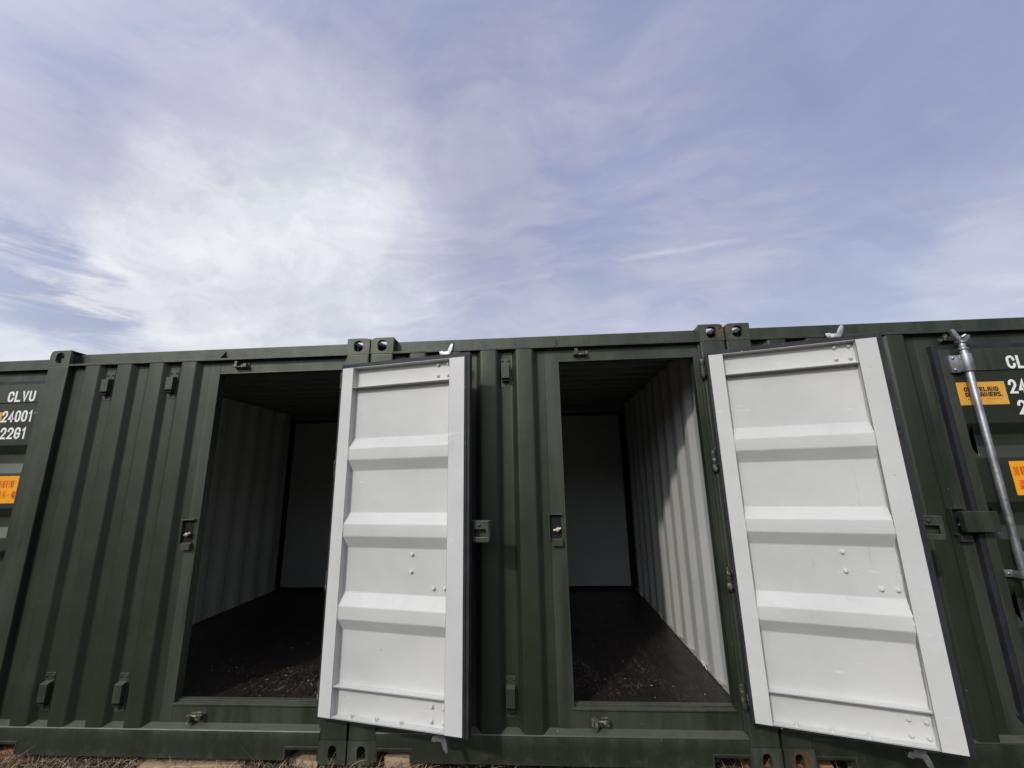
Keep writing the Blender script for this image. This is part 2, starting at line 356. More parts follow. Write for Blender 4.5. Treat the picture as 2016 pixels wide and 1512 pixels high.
# ------------------------------------------------------------------ lettering (strokes)
def arc(cx, cy, rx, ry, a0, a1, n=7):
    return [(cx + rx * math.cos(R(a0 + (a1 - a0) * i / n)), cy + ry * math.sin(R(a0 + (a1 - a0) * i / n))) for i in range(n + 1)]
r_ = .5
def oval(): return arc(.5, .72, .5, .28, 0, 180) + arc(.5, .28, .5, .28, 180, 360) + [(1, .72)]
GL = {
 'C': [arc(.5, .72, .5, .28, 0, 180) + arc(.5, .28, .5, .28, 180, 360)],
 'L': [[(0, 1), (0, 0), (.95, 0)]],
 'V': [[(0, 1), (.5, 0), (1, 1)]],
 'U': [[(0, 1)] + arc(.5, .28, .5, .28, 180, 360) + [(1, 1)]],
 '0': [oval()],
 '1': [[(.15, .8), (.62, 1), (.62, 0)]],
 '2': [arc(.5, .72, .5, .28, 180, -10) + [(.93, .55), (0, 0), (1, 0)]],
 '4': [[(.72, 0), (.72, 1), (.0, .25), (1, .25)]],
 'G': [arc(.5, .72, .5, .28, 0, 180) + arc(.5, .28, .5, .28, 180, 360) + [(1, .45), (.55, .45)]],
 'E': [[(1, 1), (0, 1), (0, 0), (1, 0)], [(0, .5), (.85, .5)]],
 'A': [[(0, 0), (0, .75), (.25, 1), (.75, 1), (1, .75), (1, 0)], [(0, .4), (1, .4)]],
 'N': [[(0, 0), (0, 1), (1, 0), (1, 1)]],
 'D': [[(0, 0), (0, 1), (.6, 1), (1, .7), (1, .3), (.6, 0), (0, 0)]],
 'O': [[(0, .25), (0, .75), (.25, 1), (.75, 1), (1, .75), (1, .25), (.75, 0), (.25, 0), (0, .25)]],
 'T': [[(0, 1), (1, 1)], [(.5, 1), (.5, 0)]],
 'I': [[(.5, 0), (.5, 1)]],
 'R': [[(0, 0), (0, 1), (.8, 1), (1, .82), (1, .6), (.8, .45), (0, .45)], [(.5, .45), (1, 0)]],
 'S': [[(1, 1), (.2, 1), (0, .85), (0, .62), (.2, .5), (.8, .5), (1, .38), (1, .15), (.8, 0), (0, 0)]],
 'P': [[(0, 0), (0, 1), (.8, 1), (1, .82), (1, .6), (.8, .42), (0, .42)]],
 'H': [[(0, 0), (0, 1)], [(1, 0), (1, 1)], [(0, .5), (1, .5)]],
 '.': [[(.4, 0), (.6, 0)]],
 'c': [[(1, 1), (.2, 1), (0, .8), (0, .2), (.2, 0), (1, 0)]],
 # the characters of the warning sticker, in strokes
 '請': [[(.05, .95), (.3, .95)], [(0, .8), (.36, .8)], [(.05, .65), (.3, .65)], [(.05, .5), (.3, .5)], [(.05, .35), (.3, .35), (.3, .05), (.05, .05), (.05, .35)],
        [(.45, .92), (.98, .92)], [(.5, .78), (.92, .78)], [(.42, .63), (1, .63)], [(.71, 1), (.71, .63)], [(.5, 0), (.5, .48), (.92, .48), (.92, .02)], [(.5, .32), (.92, .32)], [(.5, .18), (.92, .18)]],
 '勿': [[(.3, 1), (.05, .6)], [(.2, .8), (.95, .8), (.85, .1), (.7, .05)], [(.45, .8), (.1, .25)], [(.7, .8), (.3, .05)]],
 '打': [[(.05, .75), (.4, .75)], [(.22, 1), (.22, .05), (.1, .1)], [(.02, .38), (.42, .5)], [(.5, .9), (1, .9)], [(.76, .9), (.76, .05), (.6, .1)]],
 '開': [[(.05, 0), (.05, 1), (.42, 1), (.42, .65), (.05, .65)], [(.05, .82), (.42, .82)], [(.95, .0), (.95, 1), (.58, 1), (.58, .65), (.95, .65)], [(.58, .82), (.95, .82)],
        [(.25, .5), (.75, .5)], [(.2, .33), (.8, .33)], [(.4, .5), (.28, .08)], [(.62, .5), (.62, .08)]],
 '用': [[(.05, 0), (.15, .3), (.15, .95), (.88, .95), (.88, .05), (.78, .05)], [(.15, .68), (.88, .68)], [(.15, .4), (.88, .4)], [(.5, .95), (.5, .02)]],
 '另': [[(.22, .98), (.78, .98), (.78, .62), (.22, .62), (.22, .98)], [(.08, .45), (.88, .45), (.82, .05), (.65, .05)], [(.45, .6), (.38, .3), (.08, .02)]],
 '一': [[(.03, .5), (.97, .5)]],
 '端': [[(.18, 1), (.18, .85)], [(.0, .82), (.38, .82)], [(.1, .7), (.12, .3)], [(.3, .7), (.25, .3)], [(0, .2), (.4, .28)],
        [(.7, 1), (.7, .75)], [(.48, .92), (.48, .75), (.93, .75), (.93, .92)], [(.42, .6), (1, .6)], [(.7, .6), (.66, .45)], [(.47, 0), (.47, .45), (.95, .45), (.95, .02)], [(.62, .45), (.62, .05)], [(.79, .45), (.79, .05)]],
}
def stroke_text(mb, text, x, z, wch, hch, gap, th, y, depth=.0012, mi=0, space=None):
    """letters standing on z from x to the right, facing -y, front at y - depth"""
    for ch in text:
        if ch == ' ': x += (space if space else wch * .7); continue
        ww = wch * (.82 if ch == '1' else .45 if ch in '.I' else 1.0)
        for k, pl in enumerate(GL[ch]):
            pts = [Vector((x + th / 2 + p[0] * (ww - th), z + th / 2 + p[1] * (hch - th))) for p in pl]
            closed = (pts[0] - pts[-1]).length < 1e-6
            L, Rr = [], []
            n = len(pts)
            for i in range(n):
                if closed:
                    a = pts[i] - pts[i - 1 if i else n - 2]; b = pts[i + 1 if i < n - 1 else 1] - pts[i]
                else:
                    a = pts[i] - pts[max(i - 1, 0)]; b = pts[min(i + 1, n - 1)] - pts[i]
                if a.length < 1e-9: a = b
                if b.length < 1e-9: b = a
                a.normalize(); b.normalize(); t = (a + b)
                t = t.normalized() if t.length > .2 else a
                nrm = Vector((-t.y, t.x)); k_ = min(1.8, 1 / max(.35, abs(nrm.dot(Vector((-a.y, a.x))))))
                ext = Vector((0, 0))
                if not closed and i == 0: ext = -a * (th * .5)
                if not closed and i == n - 1: ext = a * (th * .5)
                L.append(pts[i] + ext + nrm * th / 2 * k_); Rr.append(pts[i] + ext - nrm * th / 2 * k_)
            yy = y - depth - k * .00012
            vs = [(p.x, yy, p.y) for p in L] + [(p.x, yy, p.y) for p in Rr] + [(p.x, y, p.y) for p in L] + [(p.x, y, p.y) for p in Rr]
            fs = []
            for i in range(n - 1):
                fs += [(i, i + 1, n + i + 1, n + i), (2 * n + i, 2 * n + i + 1, i + 1, i), (3 * n + i + 1, 3 * n + i, n + i, n + i + 1)]
            fs += [(0, n, 3 * n, 2 * n), (n - 1, 2 * n - 1, 4 * n - 1, 3 * n - 1)]
            mb.add(vs, fs, mi)
        x += ww + gap
    return x

def fillet(pts, r=.012, n=4):
    out = [pts[0]]
    for i in range(1, len(pts) - 1):
        p, a, b = Vector(pts[i]), Vector(pts[i - 1]), Vector(pts[i + 1])
        rr = min(r, (a - p).length * .45, (b - p).length * .45)
        a = p + (a - p).normalized() * rr; b = p + (b - p).normalized() * rr
        for k in range(n + 1):
            t = k / n; q = a * (1 - t) ** 2 + p * 2 * t * (1 - t) + b * t * t; out.append((q.x, q.y))
    out.append(pts[-1]); return out
# ------------------------------------------------------------------ container
W, H, LEN = 2.438, 2.591, 3.06
CW, CD, CH = .162, .178, .118
PINX, PINY = 2.272, -.005
def loop_rect(x0, x1, z0, z1, n=24, chx=0, corner=None, rad=.03):
    """points of a rectangle outline sampled by angle from its centre"""
    cx, cz = (x0 + x1) / 2, (z0 + z1) / 2; hx, hz = (x1 - x0) / 2, (z1 - z0) / 2
    out = []
    base = [(2 * math.pi * i / n) for i in range(n)]
    ca = math.atan2(hz, hx)
    for c_ in (ca, math.pi - ca, math.pi + ca, 2 * math.pi - ca):   # snap one sample to each corner
        k = min(range(n), key=lambda i: abs(base[i] - c_)); base[k] = c_
    for t in base:
        c, s_ = math.cos(t), math.sin(t); k = min(hx / abs(c) if abs(c) > 1e-9 else 9, hz / abs(s_) if abs(s_) > 1e-9 else 9)
        px, pz = c * k, s_ * k
        if corner is not None:
            kx, kz = corner[0] * (hx - rad), corner[1] * (hz - rad)
            if px * corner[0] > hx - rad and pz * corner[1] > hz - rad:
                v = Vector((px - kx, pz - kz)); v = v.normalized() * rad; px, pz = kx + v.x, kz + v.y
        out.append((cx + px, cz + pz))
    return out, base
def loop_oval(cx, cz, hx, hz, base, ex=3.0, cut=None):
    out = []
    for t in base:
        c, s_ = math.cos(t), math.sin(t)
        k = (abs(c / hx) ** ex + abs(s_ / hz) ** ex) ** (-1 / ex)
        out.append((cx + c * k, cz + s_ * k))
    return out
def casting(x, y, z, sx, sy, top, parent):
    """corner casting; x,y,z its outer corner; sx, sy = +-1 pointing inwards"""
    m = MB(); t = .026
    X0, X1 = sorted((x, x + sx * CW)); Y0, Y1 = sorted((y, y + sy * CD)); Z0, Z1 = (z - CH, z) if top else (z, z + CH)
    o, b = loop_rect(X0, X1, Z0, Z1, corner=(-sx, 1) if top else None, rad=.032)
    hx, hz = (.0345, .041) if top else (.026, .040)
    i_ = loop_oval((X0 + X1) / 2 + sx * .0, (Z0 + Z1) / 2 + (.001 if top else -.004), hx, hz, b, 2.6)
    m.ring_plate(o, i_, lambda p, q: (p[0], q, p[1]), y, y + sy * t)
    o, b = loop_rect(Y0 + .003, Y1 - .001, Z0 + .0015, Z1 - .002 - (.016 if top else 0))
    i_ = loop_oval((Y0 + Y1) / 2, (Z0 + Z1) / 2, .036, .03, b, 2.6)
    xo = x + sx * .0015
    m.ring_plate(o, i_, lambda p, q: (q, p[0], p[1]), xo, xo + sx * t)
    o, b = loop_rect(X0 + .018, X1, Y0 + .012, Y1)
    i_ = loop_oval((X0 + X1) / 2, (Y0 + Y1) / 2, .046, .076, b, 2.6)
    zz = z - .0015 if top else z + .0015; tt = -t if top else t
    m.ring_plate(o, i_, lambda p, q: (p[0], p[1], q), zz, zz + tt)
    xi = x + sx * CW                              # inner closing walls
    m.box(min(xi, xi - sx * .012), max(xi, xi - sx * .012), Y0 + .03, Y1 - .002, Z0 + .002, Z1 - .006)
    return m.build('corner_casting', M['green'], parent)
def door_leaf(parent, C, angle, rod_s, cs=0.0, shroud=True, furniture=True, px=PINX):
    """closed door: hinge at x=px; free edge to the left. all coordinates local to the pin"""
    def sx(s): return -.03 - s          # s runs from the white edge at the hinge side to .894
    Wd = .894; zb, zt = .272, 2.352; yo, yi = .006, .060
    m = MB()
    # corrugated panel (green outside = 0, white inside = 1)
    prof = [(zb, .012), (.723, .012), (.790, .053), (.862, .053), (.935, .012), (1.191, .012), (1.262, .053), (1.335, .053), (1.400, .012),
            (1.661, .012), (1.731, .053), (1.804, .053), (1.870, .012), (zt, .012)]
    pnl = MB(); pnl.sheet(fillet(prof, .006), .003, 'x', sx(.06), sx(.842))
    m.box(sx(.085), sx(0), yo, yi, zb, zt, 1)                           # hinge-side stile
    m.box(sx(Wd), sx(.838), yo, yi - .0065, zb + .0003, zt - .0003, 0)      # free-edge stile
    m.box(sx(Wd), sx(.79), yi - .006, yi, zb, zt, 1)
    m.prism([(yi - .006, zt - .001), (yi - .006, zb + .001)] + [(q + .0031, max(zb + .001, min(zt - .001, p))) for p, q in prof], 'x', sx(.795), sx(.79), 1)
    m.box(sx(.838), sx(.085), yo - .0015, .0119, zt - .145, zt, 0)      # outer cover plates top, bottom
    m.box(sx(.838), sx(.085), yo - .0015, .0119, zb, zb + .16, 0)
    for a, b in ((.085, .0), (Wd, .838)): m.box(sx(a) , sx(b), yo - .003, yo - .0002, zb + .0005, zt - .0005, 0)
    for z, d in ((zt - .005, .0), (zt - .143, .002), (.430, .001), (zb + .001, .0015)):   # channel flanges
        m.box(sx(.7905), sx(.0845), .0145, yi - .002 + d, z, z + .005, 1)
    leaf = m.build('door', [M['green'], M['white']], parent, bevel=.0018, loc=(px, PINY, 0))
    leaf.rotation_euler.z = angle
    pnl.build('door_panel', [M['green'], M['white']], leaf, smooth=True)
    # gasket round the edge
    g = MB(); e = .031
    def lip(x0, x1, z0, z1):
        g.box(x0, x1, .018, .046, z0, z1)
    g.box(sx(Wd + e), sx(Wd), .0075, .048, zb - .014, zt + e); g.box(sx(Wd + .012), sx(Wd + .0002), .0495, .054, zb - .01, zt + .012)
    g.box(sx(0), sx(-.014), .018, .048, zb - .014, zt + e); g.box(sx(0) + .0002, sx(0) + .012, .012, .054, zb - .01, zt + .012)
    g.box(sx(Wd), sx(0), .0085, .047, zt + .0002, zt + e); g.box(sx(Wd), sx(0), .020, .045, zb - .014, zb - .0002)
    g.build('gasket', M['rubber'], leaf, bevel=.004)
    # uneven weld bead where panel and stiles meet
    for sw in (.7885, .0865):
        wb = MB(); z = zb + .02; prev = None
        while z < zt - .02:
            yy = next(q0 + (q1 - q0) * (z - p0) / (p1 - p0) for (p0, q0), (p1, q1) in zip(prof, prof[1:]) if p0 <= z <= p1)
            q = Vector((sx(sw + random.uniform(-.0016, .0016)), yy + .0038, z)); rr_ = random.uniform(.0012, .0042)
            if prev: wb.tube(prev[0], q, prev[1], rr_, n=6, caps=False)
            prev = (q, rr_); z += random.uniform(.008, .03)
        wb.build('weld_bead', M['white'], leaf, smooth=True)
    # bolts on the inside
    for s, z in ((.694, 2.325), (.765, 2.325), (.694, 2.252), (.765, 2.252), (.549, 1.16), (.549, 1.062), (.694, .978), (.767, .978),
                 (.697, .378), (.768, .376), (.697, .308), (.768, .306)):
        b = MB(); r = random.uniform(.0085, .0115); d = Vector((random.uniform(-.3, .3), 1, random.uniform(-.3, .3)))
        b.tube((sx(s), .014, z), (sx(s), .0185, z), .0135, n=12); b.dome((sx(s), .018, z), d, r, .014)
        b.build('bolt_head', M['white'], leaf, smooth=True)
    for s in (.2, .36, .515):
        b = MB(); b.tube((sx(s), .036, zb + .006), (sx(s), .036, zb + .010), .011, n=12)
        b.tube((sx(s), .036, zb + .010), (sx(s), .036, zb + .026), .006, .005, n=8); b.build('bolt_head', M['white'], leaf, smooth=True)
    # locking bar outside
    y = -.034; x = sx(rod_s) + cs; r = MB()
    r.tube((x, y, .285), (x, y, 2.335), .0195, n=18)
    for z, sg in ((2.335, 1), (.285, -1)):
        r.tube((x, y, z), (x, y, z + sg * .012), .026, n=18)
        r.tube((x, y, z + sg * .012), (x, y, z + sg * .045), .019, .017, n=16)
        r.tube((x, y, z + sg * .045), (x, y, z + sg * .056), .025, n=16)
        # cam: block with two claws
        zc = z + sg * .068
        r.box(x - .026, x + .026, y - .018, y + .018, min(zc - sg * .014, zc + sg * .020), max(zc - sg * .014, zc + sg * .020))
        r.prism([(x - .028, zc - sg * .004), (x - .002, zc + sg * .010), (x - .020, zc + sg * .050), (x - .036, zc + sg * .072), (x - .050, zc + sg * .066), (x - .042, zc + sg * .030)], 'y', y - .010, y + .014)
        r.prism([(x + .004, zc - sg * .008), (x + .044, zc + sg * .002), (x + .052, zc + sg * .026), (x + .030, zc + sg * .030), (x + .014, zc + sg * .020)], 'y', y - .014, y + .012)
        r.tube((x - .004, y - .017, zc + sg * .012), (x + .012, y - .030, zc + sg * .026), .010, .007, n=8)
    r.build('lock_rod', M['galv'], leaf, bevel=.0015, smooth=True)
    for z in (2.25, .40):                                               # bearing brackets
        k = MB(); h = .056
        k.tube((x, y, z - h), (x, y, z + h), .0300, n=20)
        k.box(x - .078, x - .016, -.0145, .002, z - h, z + h)
        k.box(x - .032, x + .026, -.030, .003, z - h + .003, z + h - .003)
        k.box(x + .010, x + .040, -.009, .002, z - h, z + h)
        for zz in (z - h + .018, z + h - .018):
            k.dome((x - .058, -.0145, zz), (0, -1, 0), .011, .009)
            k.dome((x + .016, y - .0245, zz), (.5, -1, 0), .005, .002)
        k.build('rod_bracket', M['galv'], leaf, bevel=.003, smooth=True)
    if furniture:                                                       # handle, its hub and catch
        k = MB(); z = 1.008
        k.prism([(x - .074, -.010), (x - .040, -.010), (x - .033, y - .027), (x + .108, y - .027), (x + .114, -.010), (x + .140, -.010), (x + .140, .001), (x + .106, .001),
                 (x + .101, y - .020), (x - .027, y - .020), (x - .034, .001), (x - .074, .001)], 'z', z - .019, z + .019)
        k.dome((x - .056, -.010, z), (0, -1, 0), .010, .008); k.dome((x + .040, y - .027, z), (0, -1, 0), .009, .007)
        k.build('rod_bracket', M['galv'], leaf, bevel=.003, smooth=True)
        k = MB(); z = 1.100
        k.box(x + .016, x + .50, y - .006, y + .006, z - .027, z + .027)
        k.box(x + .46, x + .50, y - .012, y + .004, z - .028, z + .028)
        k.dome((x + .05, y - .006, z), (0, -1, 0), .010, .008)
        k.build('lock_handle', M['galv'], leaf, bevel=.003, smooth=True)
    if shroud:                                                          # padlock shroud crossing the free edge
        k = MB(); x1, x0 = sx(.842), sx(1.03); z0, z1 = 1.238, 1.352; yf = -.048
        k.box(x0, x1, yf, yf + .005, z0, z1)
        k.box(x0 + .002, x1 - .001, yf + .005, -.004, z1 - .006, z1 - .0005)
        k.box(x0, x0 + .005, yf + .005, -.012, z0 + .004, z1 - .006)
        k.box(x1 - .005, x1, yf + .005, .002, z0 + .004, z1 - .006)
        xa, xb = sx(.99), sx(.925)                                     # inner plate with a square hole
        k.box(sx(1.024), xb, -.012, -.007, z1 - .048, z1 - .001); k.box(sx(1.024), xb, -.012, -.007, z0 - .006, z0 + .022)
        k.box(sx(1.024), sx(1.008), -.0118, -.0072, z0 + .022, z1 - .048)
        k.box(xb - .004, xb, -.05, -.008, z0 + .002, z1 - .008)
        k.dome((sx(.966), -.007, z1 - .026), (0, 1, 0), .010, .008)
        k.build('lock_shroud', M['green'], leaf, bevel=.002)
    return leaf
def lettering(leaf, px, xs, dn=0.0):
    """stickers and numbers, in container x (xs = shift), put on the outside of a closed door"""
    ox = -px + xs; Y = .0028
    def nm(obj): return obj
    m = MB(); m_y = Y + .0003
    YT = .0046          # cover plate face
    t = MB(); stroke_text(t, 'CLVU', 1.706 + ox + dn, 2.212, .051, .086, .0095, .0150, .0046); t.build('number_lettering', M['letter'], leaf)
    Yp = .012
    t = MB(); stroke_text(t, '240011', 1.686 + ox + dn, 2.052, .047, .092, .0085, .0148, Yp); t.build('number_lettering', M['letter'], leaf)
    t = MB(); stroke_text(t, '22G1', 1.706 + ox + dn, 1.919, .050, .092, .0095, .0150, Yp); t.build('number_lettering', M['letter'], leaf)
    s = MB(); s.box(1.372 + ox, 1.664 + ox, Yp - .0008, Yp + .0005, 1.987, 2.133); s.build('company_sticker', M['amber'], leaf)
    t = MB()
    stroke_text(t, 'CLEVELAND', 1.416 + ox, 2.0715, .0205, .0300, .0026, .0074, Yp - .0008, .0005)
    stroke_text(t, 'CONTAINERS.', 1.416 + ox, 2.0375, .0205, .0300, .0020, .0074, Yp - .0008, .0005)
    t.box(1.425 + ox, 1.515 + ox, Yp - .0011, Yp - .0006, 2.0225, 2.0245); t.box(1.535 + ox, 1.63 + ox, Yp - .0011, Yp - .0006, 2.0225, 2.0245)
    t.build('company_sticker', M['black'], leaf)
    s = MB(); s.box(1.562 + ox, 1.938 + ox, Yp - .0008, Yp + .0005, 1.437, 1.637); s.build('warning_sticker', M['orange'], leaf)
    t = MB()
    stroke_text(t, 'DO NOT OPEN USE OTHER END', 1.578 + ox, 1.552, .0118, .052, .0030, .0040, Yp - .0008, .0005, space=.007)
    stroke_text(t, '請勿打開 請用另一端', 1.588 + ox, 1.470, .0330, .056, .0045, .0038, Yp - .0008, .0005, space=.014)
    t.build('warning_sticker', M['red'], leaf)
def ventilator(parent, x, z0, z1, y):
    m = MB(); w_ = .068; xa, xb = x - w_ / 2, x + w_ / 2
    m.box(xa, xb, y - .003, y + .001, z0, z1)
    ht, hb = z1 - .044, z0 + .048
    hx0, hx1 = x - .026, x + .026
    m.prism([(y - .003, ht), (y - .036, ht - .010), (y - .036, hb + .012), (y - .006, hb), (y - .003, hb)], 'x', hx0, hx1)
    for bx, bz in ((xa + .012, z1 - .018), (xb - .012, z1 - .018), (x, z0 + .018)): m.dome((bx, y - .003, bz), (0, -1, -.2), .0075, .007)
    o = m.build('ventilator', M['green'], parent, bevel=.0015)
    g = MB(); g.box(hx0 + .002, hx1 - .002, y - .0335, y - .0035, hb - .010, hb + .0008); g.build('vent_slot', M['dark'], o)  # solid dark block painted as the shade inside the open slot
    return o
def keeper(parent, x, y, z, up_):
    m = MB(); s = 1 if up_ else -1
    m.box(x - .052, x + .052, y - .006, y + .001, z - .024, z + .024)
    m.prism([(x - .050, z - .016 * s), (x - .016, z - .016 * s), (x - .022, z + .026 * s), (x - .040, z + .028 * s)], 'y', y - .040, y - .004)
    m.prism([(x + .012, z - .018 * s), (x + .048, z - .018 * s), (x + .044, z + .010 * s), (x + .018, z + .006 * s)], 'y', y - .036, y - .004)
    m.box(x - .018, x + .014, y - .018, y - .004, z - .014, z + .004)
    m.tube((x - .046, y - .030, z - .012 * s), (x + .046, y - .028, z - .014 * s), .006, n=8)
    return m.build('cam_keeper', M['worn'], parent, bevel=.003)

def container(x0, y0, z0, label, dxr=0.0, dxd=0.0, angle=0.0, rod_s=.73, letters=None, cs=0.0, vents=((0, 1), (0, 0), (2, 1), (2, 0)), furniture=False, interior=True):
    c = empty('shipping_container', (x0, y0, z0))
    tag(c, label, 'shipping container', 'green shipping containers standing in a row')
    G = M['green']; GW = [M['green'], M['white']]
    # castings and posts
    for fx, sx in ((0, 1), (W, -1)):
        for fy, sy in ((0, 1), (LEN, -1)):
            for fz, tp in ((0, False), (H, True)): casting(fx, fy, fz, sx, sy, tp, c)
            m = MB(); xa, xb = sorted((fx + sx * .0015, fx + sx * (CW - .001))); ya, yb = sorted((fy + sy * .0015, fy + sy * .07))
            m.box(xa, xb, ya, yb, CH, H - CH)
            if fy == 0 and fx == 0:
                pass
            m.build('corner_post', G, c, bevel=.008)
    # top rail (angle with gussets), bottom rail with fork pockets
    m = MB(); xa, xb = CW, W - CW
    m.box(xa, xb, .064, .071, 2.476, 2.574); m.box(xa, xb, .0, .071, 2.469, 2.476); m.box(xa + .0, xb, .0, .003, 2.476, 2.483)
    for gx in (1.32 + dxr, 1.255): m.prism([(.006, 2.4765), (.0635, 2.4765), (.0635, 2.556)], 'x', gx - .003, gx + .003) if gx > 1.3 else None
    m.build('top_rail', G, c, bevel=.0015)
    m = MB()
    n1, n2, nz = xa + .205, xb - .205, .070
    m.prism([(xa + .012, nz), (n1, nz), (n1, .016), (n2, .016), (n2, nz), (xb - .012, nz), (xb - .012, .016), (xb, .016), (xb, .152), (xa, .152), (xa, .016), (xa + .012, .016)], 'y', .001, .008)
    m.prism([(.0012, .151), (.0006, .158), (.004, .1635), (.046, .184), (.060, .184), (.060, .176), (.009, .151)], 'x', xa, xb)
    for a, b in ((xa + .012, n1), (n2, xb - .012)):                    # pocket lining + raised trim
        m.box(a, b, .008, .30, nz + .0005, nz + .007); m.box(a - .004, a, .0085, .30, .016, nz); m.box(b, b + .004, .0085, .30, .016, nz)
        m.box(a - .002, b + .014, -.002, .0012, nz + .010, nz + .018)
        e = b if a < 1 else a - .008
        m.box(e + .004, e + .010, -.0015, .0012, .018, nz + .010)
    m.build('bottom_rail', G, c, bevel=.0015)
    # corrugated end panel
    pr = [(CW - .01, .042)]
    for k in range(4):
        a = .297 + .249 * k + dxr
        pr += [(a - .034, .042), (a, .004), (a + .108, .004), (a + .142, .042)]
    pr += [(1.236 + dxr, .042)]
    m = MB(); m.sheet(fillet(pr, .010), .003, 'z', .160, 2.469); m.build('end_wall', GW, c, smooth=True)
    # door frame: jambs, header, sill
    jl, jr, zt, zs = 1.317 + dxd, 2.230 + dxd, 2.378, .285
    m = MB(); ty = .040
    m.box(1.236 + dxr + .0015, jl, ty, ty + .055, .1668, 2.4688)
    m.box(jr, W - CW + .004, ty, ty + .055, .1668, 2.4688)
    m.box(jr + .030, W - CW + .003, .022, ty - .0005, .1668, 2.4688)
    m.box(jl, jr, ty + .001, ty + .054, zt, 2.4685)
    m.box(jl, jr, ty + .001, ty + .054, .1668, zs)
    m.box(jl - .006, jr + .006, ty - .010, ty + .0012, zs - .010, zs + .001); m.box(jl - .003, jr + .003, ty + .022, ty + .058, zs - .004, zs + .010)
    m.box(jl, jr, ty + .0541, ty + .066, zs - .03, zs - .004)
    m.box(jl - .004, jl + .002, ty - .002, ty + .060, zs, zt); m.box(jr - .002, jr + .004, ty - .002, ty + .060, zs, zt)
    m.box(jl - .004, jr + .004, ty - .0045, ty + .057, zt - .004, zt + .001)
    m.build('door_frame', G, c, bevel=.002)
    # lock pocket in the left jamb
    m = MB(); a, b, z0_, z1_ = 1.222 + dxd - .0, 1.292 + dxd, 1.214, 1.362
    a, b = 1.216 + dxd, 1.288 + dxd
    m.box(a - .007, a, ty - .020, ty + .0005, z0_, z1_); m.box(a - .010, b + .008, ty - .024, ty + .0006, z1_, z1_ + .006)
    m.box(a, b, ty - .0016, ty + .0004, z0_, z1_, 1)  # dark plate stands in for the shade of the pocket recess
    m.box(a + .012, b + .004, ty - .026, ty + .0005, z0_ - .038, z0_)
    m.box(a - .008, b + .002, ty - .010, ty + .0007, z0_ - .0015, z0_ + .005)
    o = m.build('lock_pocket', [G, M['dark']], c, bevel=.002)
    k = MB(); k.tube((b - .022, ty - .004, 1.276), (b - .026, ty - .030, 1.272), .012, .009, n=10); k.tube((b - .050, ty - .016, 1.268), (b - .004, ty - .022, 1.281), .0065, n=8)
    k.dome((b - .026, ty - .028, 1.272), (0, -1, 0), .012, .007); k.build('latch', M['chip'], o, smooth=True)
    # cam keepers, ventilators, hinges
    kx = 1.487 + dxr if abs(angle) > .1 else 1.42
    keeper(c, kx, ty, 2.430, True); keeper(c, kx - .005, ty, .216, False)
    for ri, tp in vents:
        xr = .468 + .249 * ri + dxr
        ventilator(c, xr, *((2.207, 2.412) if tp else (.232, .446)), .042)
    for z in (2.278, 1.677, .985, .372):
        m = MB(); px = PINX + dxd
        hx, hy = px - .008, PINY - .004
        m.tube((hx, hy, z - .056), (hx, hy, z - .020), .0175, n=14); m.tube((hx, hy, z - .0185), (hx, hy, z + .0185), .0165, n=14); m.tube((hx, hy, z + .020), (hx, hy, z + .056), .0175, n=14)
        m.tube((hx, hy, z + .0562), (hx, hy, z + .066), .013, .010, n=12); m.tube((hx, hy, z - .066), (hx, hy, z - .0562), .010, .013, n=12)
        m.box(hx - .006, px + .022, hy, .026, z - .050, z + .050)
        h = m.build('hinge', M['worn'], c, bevel=.001, smooth=True)
    # shell
    zf = .250
    if interior:
        for s in (0, 1):
            pr = [(.05, 0), (.09, 0)]; y = .09
            while y < LEN - .30:
                pr += [(y + .070, 0), (y + .138, 1), (y + .208, 1), (y + .276, 0)]; y += .276
            pr.append((LEN - .06, 0))
            q = [(a, (.104 + .031 * b if s == 0 else W - .107 - .031 * b)) for a, b in pr]
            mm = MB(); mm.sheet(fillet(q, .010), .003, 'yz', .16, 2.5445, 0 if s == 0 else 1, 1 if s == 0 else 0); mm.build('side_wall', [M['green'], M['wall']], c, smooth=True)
            mm = MB(); xi = .100 if s == 0 else W - .1395; mm.box(xi, xi + .0395, .10, LEN - .10, zf - .01, zf + .007); mm.build('skirting', M['skirt'], c)
            mm = MB(); xi = .1397 if s == 0 else W - .1457; mm.box(xi, xi + .006, .10, LEN - .10, zf + .0002, zf + .005); mm.build('floor_edge_dirt', M['dirt'], c)
        pr = [(.066, 2.545)]; y = .10
        while y < LEN - .25:
            pr += [(y, 2.545), (y + .03, 2.557), (y + .13, 2.557), (y + .16, 2.545)]; y += .209
        pr.append((LEN - .06, 2.545))
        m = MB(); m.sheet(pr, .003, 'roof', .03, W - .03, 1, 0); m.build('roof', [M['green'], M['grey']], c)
        m = MB(); m.box(.02, W - .02, .075, LEN - .08, zf - .028, zf); m.build('floor', M['ply'], c)
        for s in (0, 1):
            xa_, xb_ = (.004, .058) if s == 0 else (W - .058, W - .004)
            m = MB(); m.box(xa_, xb_, CD, LEN - CD, 2.500, 2.575); m.build('side_rail', G, c)
            m = MB(); m.box(xa_ + .002, xb_ - .002, CD, LEN - CD, .03, .165); m.build('side_rail', G, c)
        # far end: inside of the cargo doors with rubber seals
        yb = LEN - .11
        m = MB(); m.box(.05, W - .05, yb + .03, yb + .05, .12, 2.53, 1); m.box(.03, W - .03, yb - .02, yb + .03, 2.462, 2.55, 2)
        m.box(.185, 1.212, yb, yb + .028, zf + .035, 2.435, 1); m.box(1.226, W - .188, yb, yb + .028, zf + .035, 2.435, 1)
        o = m.build('back_wall', [M['green'], M['midgrey'], M['grey']], c, bevel=.004)
